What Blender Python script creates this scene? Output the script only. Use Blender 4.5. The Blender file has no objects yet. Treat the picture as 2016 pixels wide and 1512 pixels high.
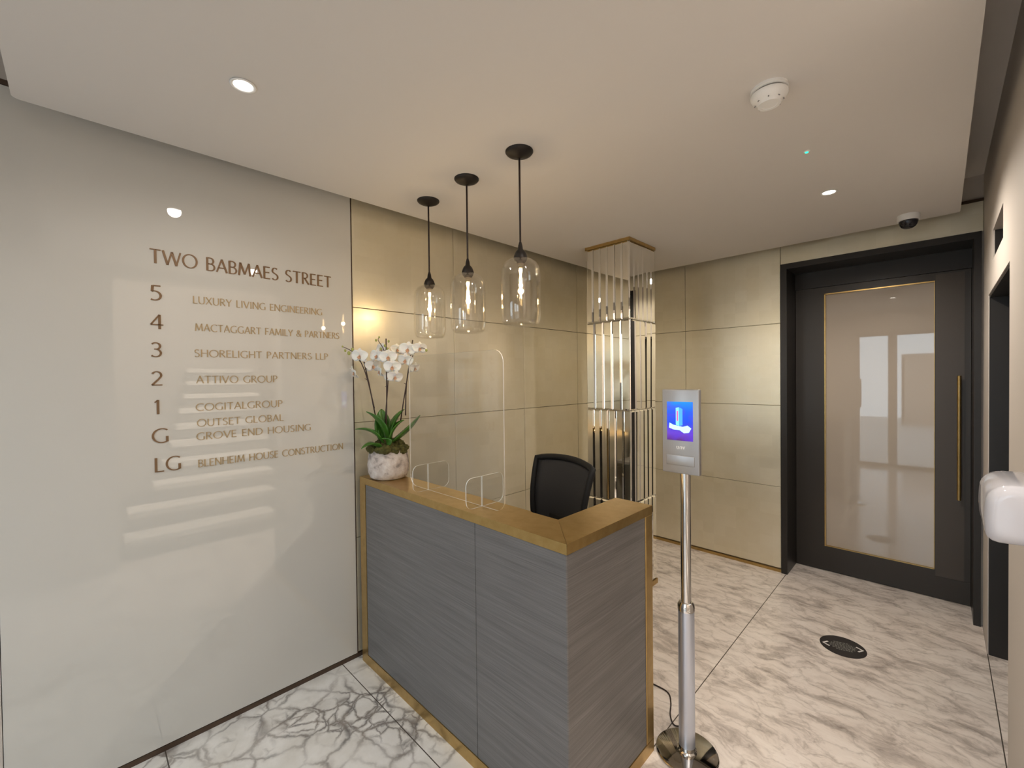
import bpy, bmesh, math, random
from mathutils import Vector, Matrix
random.seed(7)
S = bpy.context.scene
COL = S.collection
PI = math.pi
R = math.radians

# ------------------------------------------------------------------ camera
cam_d = bpy.data.cameras.new('camera')
cam_d.sensor_width = 36.0
cam_d.lens = 36.0 * 849.24 / 2016.0
cam_d.clip_start = 0.02
cam = bpy.data.objects.new('camera', cam_d)
COL.objects.link(cam)
_r = Vector((0.7094364, 0.70467185, -0.01172978))
_u = Vector((-0.00118921, 0.01784033, 0.99984014))
_f = Vector((-0.70476846, 0.70930904, -0.01349459))
_m = Matrix((( _r.x, _u.x, -_f.x, 2.2323), (_r.y, _u.y, -_f.y, -3.7551), (_r.z, _u.z, -_f.z, 1.5), (0, 0, 0, 1)))
cam.matrix_world = _m
S.camera = cam

# ------------------------------------------------------------------ world, exposure
S.view_settings.view_transform = 'Standard'
S.view_settings.look = 'None'
S.view_settings.exposure = -0.02
S.view_settings.gamma = 1.0
S.view_settings.use_curve_mapping = False
S.cycles.transparent_max_bounces = 32
S.cycles.max_bounces = 10
S.cycles.sample_clamp_indirect = 4.0
S.cycles.use_denoising = True
W_ = bpy.data.worlds.new('world')
S.world = W_
W_.use_nodes = True
_bg = W_.node_tree.nodes['Background']
_bg.inputs['Color'].default_value = (0.80, 0.90, 1.0, 1)
_bg.inputs['Strength'].default_value = 4.8
DOWN_W = 30.0        # each recessed downlight, watts
PEND_W = 1.6         # each pendant bulb
STAIR_W = 100.0       # unseen fill added to brighten the stair nosings
WARM = (1.0, 0.90, 0.79)


def light(name, kind, loc, energy, color=(1, 1, 1), rot=(0, 0, 0), **kw):
    d = bpy.data.lights.new(name, kind)
    d.energy = energy
    d.color = color
    for k, v in kw.items():
        setattr(d, k, v)
    o = bpy.data.objects.new(name, d)
    o.location = loc
    o.rotation_euler = rot
    COL.objects.link(o)
    return o


# daylight portals at the two glazed openings of the street front (sampling aids for the sky)
for _x, _z, _w, _h in ((1.75, 1.06, 1.02, 2.1), (0.44, 1.25, 0.66, 1.9)):
    p_ = light('portal', 'AREA', (_x, -4.83, _z), 1.0, rot=(PI / 2, 0, 0), shape='RECTANGLE', size=_w, size_y=_h)
    p_.data.cycles.is_portal = True
light('stair_fill', 'AREA', (2.80, -2.85, 2.75), STAIR_W, WARM, rot=(0, R(-50), 0), shape='RECTANGLE', size=0.3, size_y=1.2)  # added area light without a fitting, aimed at the stair nosings

# room constants
H = 2.427      # underside of the dropped raft
HC = 2.66      # upper ceiling
W = 2.411      # right wall
YF = -4.75     # street front
DT = 0.987     # desk top
YD = -2.706    # desk front


# ------------------------------------------------------------------ materials
def mat(name, color=(0.8, 0.8, 0.8), rough=0.5, metal=0.0, spec=0.5, **kw):
    m = bpy.data.materials.new(name)
    m.use_nodes = True
    b = m.node_tree.nodes['Principled BSDF']
    b.inputs['Base Color'].default_value = (*color, 1)
    b.inputs['Roughness'].default_value = rough
    b.inputs['Metallic'].default_value = metal
    b.inputs['Specular IOR Level'].default_value = spec
    for k, v in kw.items():
        b.inputs[k].default_value = v
    return m


class NT:
    def __init__(s, m):
        s.t = m.node_tree
        s.b = m.node_tree.nodes.get('Principled BSDF')

    def n(s, typ, **kw):
        x = s.t.nodes.new(typ)
        for k, v in kw.items():
            if k.startswith('_'):
                x.inputs[k[1:].replace('_', ' ')].default_value = v
            else:
                setattr(x, k, v)
        return x

    def l(s, a, b):
        s.t.links.new(a, b)

    def coords(s, scale=(1, 1, 1), rot=(0, 0, 0)):
        tc = s.n('ShaderNodeTexCoord')
        mp = s.n('ShaderNodeMapping')
        mp.inputs['Scale'].default_value = scale
        mp.inputs['Rotation'].default_value = rot
        s.l(tc.outputs['Object'], mp.inputs['Vector'])
        return mp.outputs['Vector']

    def noise(s, vec, scale, detail=4, rough=0.55, dist=0.0):
        x = s.n('ShaderNodeTexNoise')
        x.inputs['Scale'].default_value = scale
        x.inputs['Detail'].default_value = detail
        x.inputs['Roughness'].default_value = rough
        x.inputs['Distortion'].default_value = dist
        s.l(vec, x.inputs['Vector'])
        return x

    def ramp(s, fac, stops, interp='LINEAR'):
        x = s.n('ShaderNodeValToRGB')
        x.color_ramp.interpolation = interp
        e = x.color_ramp.elements
        while len(e) < len(stops):
            e.new(0.5)
        for i, (p, c) in enumerate(stops):
            e[i].position = p
            e[i].color = (*c, 1) if len(c) == 3 else c
        s.l(fac, x.inputs['Fac'])
        return x.outputs['Color']

    def mix(s, fac, a, b, mode='MIX'):
        x = s.n('ShaderNodeMix', data_type='RGBA', blend_type=mode)
        for v, k in ((fac, 0), (a, 6), (b, 7)):
            if hasattr(v, 'default_value') or hasattr(v, 'links'):
                s.l(v, x.inputs[k])
            elif isinstance(v, tuple):
                x.inputs[k].default_value = (*v, 1)
            else:
                x.inputs[k].default_value = v
        return x.outputs[2]

    def math(s, op, a, b=None, c=None):
        x = s.n('ShaderNodeMath', operation=op)
        for i, v in enumerate((a, b, c)):
            if v is None:
                continue
            if isinstance(v, (int, float)):
                x.inputs[i].default_value = v
            else:
                s.l(v, x.inputs[i])
        return x.outputs[0]

    def sep(s, vec):
        x = s.n('ShaderNodeSeparateXYZ')
        s.l(vec, x.inputs[0])
        return x.outputs

    def bump(s, h, strength=0.2, dist=0.01):
        x = s.n('ShaderNodeBump')
        x.inputs['Strength'].default_value = strength
        x.inputs['Distance'].default_value = dist
        s.l(h, x.inputs['Height'])
        s.l(x.outputs['Normal'], s.b.inputs['Normal'])

    def color(s, c):
        s.l(c, s.b.inputs['Base Color'])

    def rough(s, c):
        s.l(c, s.b.inputs['Roughness'])


def emis(name, color, strength):
    m = mat(name, color, 0.6)
    b = m.node_tree.nodes['Principled BSDF']
    b.inputs['Emission Color'].default_value = (*color, 1)
    b.inputs['Emission Strength'].default_value = strength
    return m


M = {}
M['plaster'] = mat('ceiling_paint', (0.69, 0.655, 0.62), 0.75, spec=0.2)
q = NT(M['plaster'])
nz = q.noise(q.coords(), 180, 2)
q.bump(nz.outputs['Fac'], 0.03, 0.002)
M['wall_paint'] = mat('warm_white_paint', (0.57, 0.52, 0.47), 0.6, spec=0.3)
q = NT(M['wall_paint'])
nz = q.noise(q.coords(), 160, 3)
q.bump(nz.outputs['Fac'], 0.05, 0.002)
M['backglass'] = mat('back_painted_glass', (0.61, 0.595, 0.555), 0.0, spec=0.5, IOR=1.72)
M['brown_trim'] = mat('bronze_trim', (0.10, 0.065, 0.045), 0.4, 0.5)
M['dark'] = mat('shadow_gap_black', (0.03, 0.028, 0.025), 0.6)
M['joint'] = mat('panel_joint', (0.20, 0.16, 0.10), 0.5, 0.5)

# gold leaf wall panels: square leaves, patches of wear
m = M['leaf'] = mat('champagne_metal_leaf', (0.6, 0.52, 0.38), 0.42, 0.62)
q = NT(m)
v = q.coords()
sx, sy, sz = q.sep(v)
along = q.math('ADD', sx, sy)
cb = q.n('ShaderNodeCombineXYZ')
q.l(q.math('FLOOR', q.math('MULTIPLY', along, 11.5)), cb.inputs[0])
q.l(q.math('FLOOR', q.math('MULTIPLY', sz, 11.5)), cb.inputs[1])
wn = q.n('ShaderNodeTexWhiteNoise', noise_dimensions='2D')
q.l(cb.outputs[0], wn.inputs['Vector'])
fine = q.noise(v, 40, 5, 0.65)
big = q.noise(v, 2.4, 4, 0.6)
base = q.ramp(big.outputs['Fac'], [(0.3, (0.82, 0.75, 0.56)), (0.7, (0.88, 0.83, 0.68))])
leafc = q.mix(0.12, base, q.ramp(wn.outputs['Value'], [(0, (0.58, 0.51, 0.35)), (1, (0.95, 0.88, 0.72))]))
leafc = q.mix(q.math('MULTIPLY', fine.outputs['Fac'], 0.16), leafc, (0.58, 0.50, 0.35))
q.color(leafc)
q.rough(q.math('ADD', 0.33, q.math('MULTIPLY', wn.outputs['Value'], 0.07)))
q.bump(fine.outputs['Fac'], 0.03, 0.004)

# marble floor
m = M['marble'] = mat('calacatta_marble', (0.8, 0.78, 0.75), 0.12, spec=0.45)
q = NT(m)
v = q.coords()
sx, sy, sz = q.sep(v)
warp = q.noise(v, 3.2, 5, 0.6)
wv = q.n('ShaderNodeVectorMath', operation='MULTIPLY_ADD')
q.l(warp.outputs['Color'], wv.inputs[0])
wv.inputs[1].default_value = (0.16, 0.16, 0)
q.l(v, wv.inputs[2])
warp2 = q.noise(v, 11, 4, 0.6)
wv2 = q.n('ShaderNodeVectorMath', operation='MULTIPLY_ADD')
q.l(warp2.outputs['Color'], wv2.inputs[0])
wv2.inputs[1].default_value = (0.05, 0.05, 0)
q.l(wv.outputs[0], wv2.inputs[2])


def voro(vec, scale):
    x = q.n('ShaderNodeTexVoronoi', feature='DISTANCE_TO_EDGE')
    x.inputs['Scale'].default_value = scale
    q.l(vec, x.inputs['Vector'])
    return x.outputs['Distance']


g1 = q.ramp(voro(wv2.outputs[0], 7.0), [(0.0, (1, 1, 1)), (0.022, (0.8, 0.8, 0.8)), (0.06, (0.25, 0.25, 0.25)), (0.12, (0, 0, 0))])
g2 = q.ramp(voro(wv2.outputs[0], 15.0), [(0.0, (1, 1, 1)), (0.05, (0.55, 0.55, 0.55)), (0.14, (0, 0, 0))])
mask = q.noise(v, 2.6, 3, 0.5)
mk = q.ramp(mask.outputs['Fac'], [(0.38, (0.25, 0.25, 0.25)), (0.55, (1, 1, 1))])
mk2 = q.ramp(mask.outputs['Fac'], [(0.47, (0, 0, 0)), (0.58, (1, 1, 1))])
vein = q.math('MAXIMUM', q.math('MULTIPLY', g1, mk), q.math('MULTIPLY', g2, mk2))
cloud = q.noise(v, 7, 5, 0.6)
white = q.ramp(cloud.outputs['Fac'], [(0.35, (0.76, 0.735, 0.69)), (0.6, (0.88, 0.86, 0.83))])
veinc = q.ramp(warp2.outputs['Fac'], [(0.35, (0.10, 0.09, 0.09)), (0.7, (0.30, 0.25, 0.21))])
brec = q.mix(q.math('MULTIPLY', vein, 0.92), white, veinc)
# streaked slabs towards the back
sv = q.n('ShaderNodeMapping')
sv.inputs['Rotation'].default_value = (0, 0, R(17))
sv.inputs['Scale'].default_value = (1.7, 4.0, 1)
q.l(wv.outputs[0], sv.inputs['Vector'])
st = q.noise(sv.outputs[0], 2.4, 9, 0.66, 0.35)
st2 = q.noise(sv.outputs[0], 5.5, 7, 0.65, 0.9)
c1 = q.ramp(st.outputs['Fac'], [(0.30, (0.40, 0.35, 0.315)), (0.40, (0.57, 0.51, 0.465)), (0.48, (0.77, 0.70, 0.645)), (0.60, (0.84, 0.775, 0.72)), (0.75, (0.88, 0.82, 0.77))])
c2 = q.ramp(st2.outputs['Fac'], [(0.30, (0.42, 0.38, 0.35)), (0.48, (1, 1, 1)), (1.0, (1, 1, 1))])
streak = q.mix(0.5, c1, c2, 'MULTIPLY')
wv3 = q.n('ShaderNodeVectorMath', operation='MULTIPLY_ADD')
q.l(warp2.outputs['Color'], wv3.inputs[0])
wv3.inputs[1].default_value = (0.35, 0.35, 0)
q.l(sv.outputs[0], wv3.inputs[2])
gs = q.ramp(voro(wv3.outputs[0], 2.6), [(0.0, (0.45, 0.42, 0.40)), (0.03, (0.8, 0.79, 0.78)), (0.09, (1, 1, 1))])
streak = q.mix(0.40, streak, gs, 'MULTIPLY')
side = q.math('MAXIMUM', q.math('GREATER_THAN', sx, 1.2), q.math('GREATER_THAN', sy, -1.95))
fc = q.mix(side, brec, streak)


def line(s, at, w=0.0022):
    return q.math('LESS_THAN', q.math('ABSOLUTE', q.math('SUBTRACT', s, at)), w)


left = q.math('LESS_THAN', sx, 1.41)
jn = q.math('MAXIMUM', line(sx, 1.41), q.math('MULTIPLY', left, q.math('MAXIMUM', line(sy, -2.797), line(sy, -3.531))))
jn = q.math('MAXIMUM', jn, line(sx, 2.412, 0.002))
q.color(q.mix(jn, fc, (0.10, 0.085, 0.07)))
q.rough(q.math('ADD', 0.10, q.math('MULTIPLY', cloud.outputs['Fac'], 0.10)))

# slate grey grasscloth desk panels: fine horizontal threads
m = M['cloth'] = mat('slate_grasscloth', (0.2, 0.2, 0.2), 0.42, spec=0.45)
q = NT(m)
th = q.noise(q.coords((1.6, 1.6, 150)), 2.0, 6, 0.7)
th2 = q.noise(q.coords((0.9, 0.9, 26)), 2.0, 5, 0.6)
cc = q.ramp(th.outputs['Fac'], [(0.3, (0.105, 0.098, 0.095)), (0.7, (0.195, 0.188, 0.185))])
c3 = q.ramp(th2.outputs['Fac'], [(0.3, (0.78, 0.78, 0.78)), (0.7, (1.12, 1.12, 1.12))])
q.color(q.mix(1.0, cc, c3, 'MULTIPLY'))
q.bump(th.outputs['Fac'], 0.25, 0.002)

m = M['brass'] = mat('brushed_brass', (0.56, 0.40, 0.16), 0.30, 0.9)
q = NT(m)
nb = q.noise(q.coords((1, 1, 1)), 25, 4, 0.6)
q.color(q.ramp(nb.outputs['Fac'], [(0.3, (0.45, 0.30, 0.105)), (0.7, (0.53, 0.37, 0.15))]))
M['brass_lip'] = M['brass']
M['mirror'] = mat('antique_mirror', (0.86, 0.84, 0.78), 0.025, 1.0)
M['black_metal'] = mat('oil_rubbed_black', (0.018, 0.014, 0.012), 0.45, 0.4)
M['cord'] = mat('brown_black_cord', (0.03, 0.018, 0.016), 0.6)
M['steel'] = mat('polished_steel', (0.72, 0.70, 0.68), 0.14, 1.0)
M['alu'] = mat('satin_aluminium', (0.60, 0.64, 0.74), 0.36, 0.85)  # blue of reflected daylight is put into the base colour
M['chrome'] = mat('polished_base_plate', (0.42, 0.40, 0.37), 0.06, 1.0)
M['device'] = mat('silver_terminal_shell', (0.40, 0.395, 0.40), 0.32, 0.5)
M['white_plastic'] = mat('white_plastic', (0.84, 0.83, 0.81), 0.35)
M['white_gloss'] = mat('glossy_white_plastic', (0.47, 0.47, 0.51), 0.08)
M['grey_plastic'] = mat('shaded_grey_plastic', (0.25, 0.24, 0.23), 0.5)
M['black_plastic'] = mat('black_plastic', (0.010, 0.010, 0.011), 0.6, spec=0.3)
M['mesh_fabric'] = mat('black_mesh_fabric', (0.022, 0.022, 0.025), 0.75)
q = NT(M['mesh_fabric'])
ck = q.n('ShaderNodeTexChecker', _Scale=420.0)
q.l(q.coords(), ck.inputs['Vector'])
q.color(q.mix(ck.outputs['Fac'], (0.014, 0.014, 0.016), (0.034, 0.034, 0.038)))
M['door'] = mat('dark_bronze_door', (0.040, 0.034, 0.029), 0.38, 0.3)
M['door_stile'] = mat('bronze_stile_panel', (0.065, 0.052, 0.042), 0.34, 0.3)
M['door_frame'] = mat('dark_bronze_frame', (0.026, 0.023, 0.021), 0.38, 0.3)
M['door_pane'] = mat('beige_backed_door_glass', (0.45, 0.39, 0.325), 0.02, spec=0.5, **{'IOR': 1.75})
M['dome_glass'] = mat('smoked_dome', (0.012, 0.012, 0.018), 0.05)
M['letter'] = mat('bronze_lettering', (0.20, 0.115, 0.055), 0.45, 0.15)
M['letter_gold'] = mat('pale_gold_lettering', (0.44, 0.33, 0.19), 0.45, 0.2)
M['sticker'] = mat('black_floor_vinyl', (0.022, 0.019, 0.019), 0.5)
M['sticker_ink'] = mat('grey_sticker_print', (0.20, 0.20, 0.18), 0.6)
M['sticker_white'] = mat('white_sticker_print', (0.85, 0.84, 0.82), 0.6)
M['lens'] = emis('lit_downlight_lens', (1.0, 0.93, 0.84), 14.0)
M['filament'] = emis('glowing_filament', (1.0, 0.70, 0.36), 20.0)
M['green_led'] = emis('green_led', (0.02, 1.0, 0.42), 3.0)
M['render'] = mat('street_render', (0.42, 0.33, 0.27), 0.8)
M['paving'] = mat('street_paving', (0.42, 0.41, 0.40), 0.7)
M['tread'] = mat('pale_stone_tread', (0.88, 0.85, 0.80), 0.5)
M['riser'] = mat('stone_riser', (0.16, 0.15, 0.13), 0.6)
M['front_frame'] = mat('shopfront_frame', (0.24, 0.205, 0.175), 0.4, 0.3)
M['led'] = emis('warm_led_strip', (1.0, 0.66, 0.28), 10.0)
# plant
m = M['orchid_leaf'] = mat('orchid_leaf_green', (0.03, 0.11, 0.015), 0.3)
q = NT(m)
nl = q.noise(q.coords(), 14, 3)
q.color(q.ramp(nl.outputs['Fac'], [(0.3, (0.025, 0.10, 0.010)), (0.7, (0.07, 0.21, 0.022))]))
m = M['petal'] = mat('white_petal', (0.88, 0.86, 0.82), 0.55, spec=0.25, **{'Subsurface Weight': 0.12, 'Subsurface Scale': 0.01})
M['lip'] = mat('yellow_pink_lip', (0.62, 0.36, 0.22), 0.5)
M['bud'] = mat('green_bud', (0.34, 0.37, 0.10), 0.5)
M['stem'] = mat('dark_stem', (0.045, 0.022, 0.016), 0.5)
m = M['moss'] = mat('moss', (0.08, 0.10, 0.02), 0.9)
q = NT(m)
nm = q.noise(q.coords(), 60, 5, 0.7)
q.color(q.ramp(nm.outputs['Fac'], [(0.3, (0.035, 0.035, 0.008)), (0.55, (0.12, 0.11, 0.022)), (0.75, (0.21, 0.19, 0.05))]))
q.bump(nm.outputs['Fac'], 0.9, 0.02)
m = M['pot'] = mat('weathered_pot', (0.6, 0.55, 0.5), 0.8)
q = NT(m)
v = q.coords()
n1 = q.noise(v, 20, 5, 0.6)
n2 = q.noise(v, 38, 4, 0.6, 0.8)
pc = q.ramp(n1.outputs['Fac'], [(0.36, (0.25, 0.22, 0.20)), (0.47, (0.52, 0.45, 0.41)), (0.66, (0.66, 0.61, 0.57))])
sp = q.ramp(n2.outputs['Fac'], [(0.28, (0.22, 0.2, 0.18)), (0.36, (1, 1, 1))])
q.color(q.mix(0.85, pc, sp, 'MULTIPLY'))
q.bump(n1.outputs['Fac'], 0.8, 0.015)


def thin_glass(name, tint, base=0.04, edge=0.65, power=3.0, rough=0.0):
    """clear sheet: mostly see-through, reflecting more at grazing angles"""
    m = bpy.data.materials.new(name)
    m.use_nodes = True
    t = m.node_tree
    t.nodes.remove(t.nodes['Principled BSDF'])
    out = t.nodes['Material Output']
    tr = t.nodes.new('ShaderNodeBsdfTransparent')
    tr.inputs[0].default_value = (*tint, 1)
    gl = t.nodes.new('ShaderNodeBsdfGlossy')
    gl.inputs['Roughness'].default_value = rough
    gl.inputs['Color'].default_value = (1, 1, 1, 1)
    lw = t.nodes.new('ShaderNodeLayerWeight')
    lw.inputs['Blend'].default_value = 0.5
    pw = t.nodes.new('ShaderNodeMath')
    pw.operation = 'POWER'
    pw.inputs[1].default_value = power
    t.links.new(lw.outputs['Facing'], pw.inputs[0])
    ma = t.nodes.new('ShaderNodeMath')
    ma.operation = 'MULTIPLY_ADD'
    ma.inputs[1].default_value = edge
    ma.inputs[2].default_value = base
    t.links.new(pw.outputs[0], ma.inputs[0])
    mx = t.nodes.new('ShaderNodeMixShader')
    t.links.new(ma.outputs[0], mx.inputs[0])
    t.links.new(tr.outputs[0], mx.inputs[1])
    t.links.new(gl.outputs[0], mx.inputs[2])
    t.links.new(mx.outputs[0], out.inputs[0])
    return m


M['glass'] = thin_glass('clear_blown_glass', (0.97, 0.965, 0.95), 0.05, 0.6, 3.2)
M['bulb_glass'] = thin_glass('bulb_glass', (0.99, 0.97, 0.93), 0.04, 0.5, 3.0)
M['acrylic'] = thin_glass('clear_acrylic', (0.965, 0.965, 0.955), 0.045, 0.4, 4.0)
M['window_glass'] = thin_glass('window_glass', (0.93, 0.95, 0.95), 0.04, 0.6, 4.0)
M['acrylic_soft_edge'] = thin_glass('polished_acrylic_edge', (0.94, 0.94, 0.93), 0.70, 0.25, 2.0, 0.6)  # pale gloss stands in for the fainter light along the sheet edge
M['acrylic_edge'] = mat('edge_light_white', (0.86, 0.86, 0.84), 0.25, **{'Emission Strength': 0.0})  # white colour stands in for light gathered in the cut edges


# ------------------------------------------------------------------ mesh helpers
class MB:
    def __init__(s):
        s.bm = bmesh.new()
        s.mi = 0

    def face(s, vs, mi=None):
        try:
            f = s.bm.faces.new(vs)
            f.material_index = s.mi if mi is None else mi
            return f
        except ValueError:
            return None

    def poly(s, pts, mi=None):
        return s.face([s.bm.verts.new(p) for p in pts], mi)

    def box(s, a, b, bev=0.0, seg=2, mat4=None):
        x0, y0, z0 = a
        x1, y1, z1 = b
        bm = bmesh.new()
        v = [bm.verts.new(p) for p in ((x0, y0, z0), (x1, y0, z0), (x1, y1, z0), (x0, y1, z0), (x0, y0, z1), (x1, y0, z1), (x1, y1, z1), (x0, y1, z1))]
        for f in ((0, 3, 2, 1), (4, 5, 6, 7), (0, 1, 5, 4), (1, 2, 6, 5), (2, 3, 7, 6), (3, 0, 4, 7)):
            bm.faces.new([v[i] for i in f])
        if bev:
            bmesh.ops.bevel(bm, geom=list(bm.edges), offset=bev, segments=seg, affect='EDGES', profile=0.5)
        s.merge(bm, mat4)
        return s

    def merge(s, bm, mat4=None):
        mp = {}
        for v in bm.verts:
            mp[v] = s.bm.verts.new(mat4 @ v.co if mat4 else v.co)
        for f in bm.faces:
            s.face([mp[v] for v in f.verts])
        bm.free()

    def lathe(s, prof, c=(0, 0, 0), n=32, cap0=True, cap1=True):
        rings = []
        for r, z in prof:
            if r < 1e-5:
                rings.append([s.bm.verts.new((c[0], c[1], c[2] + z))])
            else:
                rings.append([s.bm.verts.new((c[0] + r * math.cos(2 * PI * i / n), c[1] + r * math.sin(2 * PI * i / n), c[2] + z)) for i in range(n)])
        for a, b in zip(rings, rings[1:]):
            for i in range(n):
                j = (i + 1) % n
                if len(a) == 1 and len(b) == 1:
                    continue
                if len(a) == 1:
                    s.face([a[0], b[j], b[i]])
                elif len(b) == 1:
                    s.face([a[i], a[j], b[0]])
                else:
                    s.face([a[i], a[j], b[j], b[i]])
        if cap0 and len(rings[0]) > 1:
            s.face(list(reversed(rings[0])))
        if cap1 and len(rings[-1]) > 1:
            s.face(rings[-1])
        return s

    def tube(s, pts, rad, n=10, closed=False, caps=True):
        pts = [Vector(p) for p in pts]
        if not hasattr(rad, '__len__'):
            rad = [rad] * len(pts)
        N = len(pts)
        ref = Vector((0.123, 0.456, 0.88)).normalized()
        rings = []
        nrm = None
        for i, p in enumerate(pts):
            if closed:
                t = pts[(i + 1) % N] - pts[i - 1]
            else:
                t = pts[min(i + 1, N - 1)] - pts[max(i - 1, 0)]
            t.normalize()
            if nrm is None:
                nrm = t.cross(ref).normalized()
            else:
                nrm = (nrm - t * nrm.dot(t)).normalized()
            b = t.cross(nrm)
            rings.append([s.bm.verts.new(p + rad[i] * (nrm * math.cos(2 * PI * k / n) + b * math.sin(2 * PI * k / n))) for k in range(n)])
        for i in range(N if closed else N - 1):
            a, b = rings[i], rings[(i + 1) % N]
            for k in range(n):
                s.face([a[k], a[(k + 1) % n], b[(k + 1) % n], b[k]])
        if caps and not closed:
            s.face(list(reversed(rings[0])))
            s.face(rings[-1])
        return s

    def prism(s, poly, d0, d1, axis=2):
        """extrude a 2D outline along an axis (2: xy, 1: xz, 0: yz)"""
        def P(p, d):
            return (p[0], p[1], d) if axis == 2 else ((p[0], d, p[1]) if axis == 1 else (d, p[0], p[1]))
        a = [s.bm.verts.new(P(p, d0)) for p in poly]
        b = [s.bm.verts.new(P(p, d1)) for p in poly]
        s.face(list(reversed(a)))
        s.face(b)
        for i in range(len(poly)):
            j = (i + 1) % len(poly)
            s.face([a[i], a[j], b[j], b[i]])
        return s

    def build(s, name, m, parent=None, smooth=False, loc=None, auto=None, keep=False):
        if not keep:
            bmesh.ops.recalc_face_normals(s.bm, faces=list(s.bm.faces))
        me = bpy.data.meshes.new(name)
        s.bm.to_mesh(me)
        s.bm.free()
        for x in (m if isinstance(m, (list, tuple)) else [m]):
            me.materials.append(M[x] if isinstance(x, str) else x)
        if smooth or auto:
            me.polygons.foreach_set('use_smooth', [True] * len(me.polygons))
        o = bpy.data.objects.new(name, me)
        COL.objects.link(o)
        if auto:
            bm = bmesh.new()
            bm.from_mesh(me)
            for e in bm.edges:
                if len(e.link_faces) == 2 and e.calc_face_angle(0) > R(auto):
                    e.smooth = False
            bm.to_mesh(me)
            bm.free()
        if parent:
            o.parent = parent
        if loc:
            o.location = loc
        return o


def tag(o, label=None, cat=None, group=None, kind=None):
    for k, v in (('label', label), ('category', cat), ('group', group), ('kind', kind)):
        if v:
            o[k] = v
    return o


def struct(o):
    o['kind'] = 'structure'
    return o


def thing(name, loc, label, cat, group=None, rz=0.0):
    o = bpy.data.objects.new(name, None)
    o.empty_display_size = 0.05
    o.location = loc
    o.rotation_euler = (0, 0, rz)
    COL.objects.link(o)
    return tag(o, label, cat, group)


def copy_tree(o, loc, label, group=None):
    c = o.copy()
    COL.objects.link(c)
    c.location = loc
    c['label'] = label
    for ch in o.children:
        d = ch.copy()
        COL.objects.link(d)
        d.parent = c
        for g in ch.children:
            e = g.copy()
            COL.objects.link(e)
            e.parent = d
    return c


# ------------------------------------------------------------------ the setting
b = MB()
b.box((-0.15, -4.95, -0.12), (2.66, 0.45, 0.0))
floor = struct(b.build('floor', 'marble'))

b = MB()
b.box((-0.15, -4.95, HC), (2.66, 0.6, HC + 0.1))
b.box((0.35, -3.6, H + 0.05), (2.06, -0.42, HC))            # hidden hanger of the raft
rb = bmesh.new()
vv = [rb.verts.new(p) for p in ((0.099, -3.89, H), (2.312, -3.89, H), (2.312, -0.153, H), (0.099, -0.153, H), (0.099, -3.89, H + 0.06), (2.312, -3.89, H + 0.06), (2.312, -0.153, H + 0.06), (0.099, -0.153, H + 0.06))]
for f in ((0, 3, 2, 1), (4, 5, 6, 7), (0, 1, 5, 4), (1, 2, 6, 5), (2, 3, 7, 6), (3, 0, 4, 7)):
    rb.faces.new([vv[i] for i in f])
ve = [e for e in rb.edges if abs(e.verts[0].co.z - e.verts[1].co.z) > 0.01]
bmesh.ops.bevel(rb, geom=ve, offset=0.02, segments=5, affect='EDGES', profile=0.5)
b.merge(rb)
struct(b.build('ceiling', 'plaster'))

# left wall: substrate, gold-leaf panels, brass skirting; the glass directory is a thing of its own
b = MB()
b.box((-0.15, -4.95, 0.0), (-0.016, 0.45, HC))
b.box((-0.016, -4.75, 0.0), (0.0, -3.955, HC))
b.box((-0.016, -3.955, 2.522), (0.0, 0.0, HC))
struct(b.build('wall_left', 'wall_paint'))
ZS = [0.03, 0.65, 1.27, 1.89, 2.505]
G = 0.0016


def panel_field(name, spans, fn):
    b = MB()
    for (a, c) in spans:
        for z0, z1 in zip(ZS, ZS[1:]):
            fn(b, a + G, c - G, z0 + G, z1 - G)
    return struct(b.build(name, 'leaf'))


panel_field('trim_1', [(-2.712, -2.033), (-2.033, -1.375), (-1.375, -0.70), (-0.70, -0.012)],
            lambda b, a, c, z0, z1: b.box((-0.012, a, z0), (0.0, c, z1), 0.0012, 1))
b = MB()
b.box((-0.0155, -3.955, 0.0), (-0.003, 0.0, 0.022))
struct(b.build('baseboard_left', 'brown_trim'))
b = MB()
b.box((-0.0155, -2.712, 0.022), (-0.012, 0.0, 2.505))
b.box((0.0, -0.006, 0.022), (1.38, -0.0005, 2.505))
b.box((1.38, -0.006, 2.33), (W, -0.0005, 2.505))
struct(b.build('trim_2', 'joint'))
b = MB()
b.box((-0.0155, -3.955, 2.505), (0.002, 0.0, 2.522))
b.box((0.0, -0.014, 2.505), (W, 0.004 - 0.006, 2.522))
struct(b.build('trim_3', 'brown_trim'))

# back wall with the door opening x 1.379..2.402, z 0..2.327
b = MB()
b.box((-0.15, -0.0, 0.0), (1.379, 0.45, HC))
b.box((1.379, 0.0, 2.327), (2.66, 0.45, HC))
b.box((1.379, 0.33, 0.0), (2.66, 0.45, 2.327))
b.box((2.402, 0.0, 0.0), (2.66, 0.45, 2.327))
struct(b.build('wall_back', 'wall_paint'))
b = MB()
for a, c in ((0.0, 0.654), (0.654, 1.376)):
    for z0, z1 in zip(ZS, ZS[1:]):
        b.box((a + G, -0.014, z0 + G), (c - G, -0.001, z1 - G), 0.0012, 1)
b.box((1.376 + G, -0.014, 2.327), (W - 0.002, -0.001, 2.505 - G), 0.0012, 1)
struct(b.build('trim_4', 'leaf'))
b = MB()
b.box((0.0, -0.018, 0.0), (1.376, -0.001, 0.022))
struct(b.build('baseboard_back', 'brass'))

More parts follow.
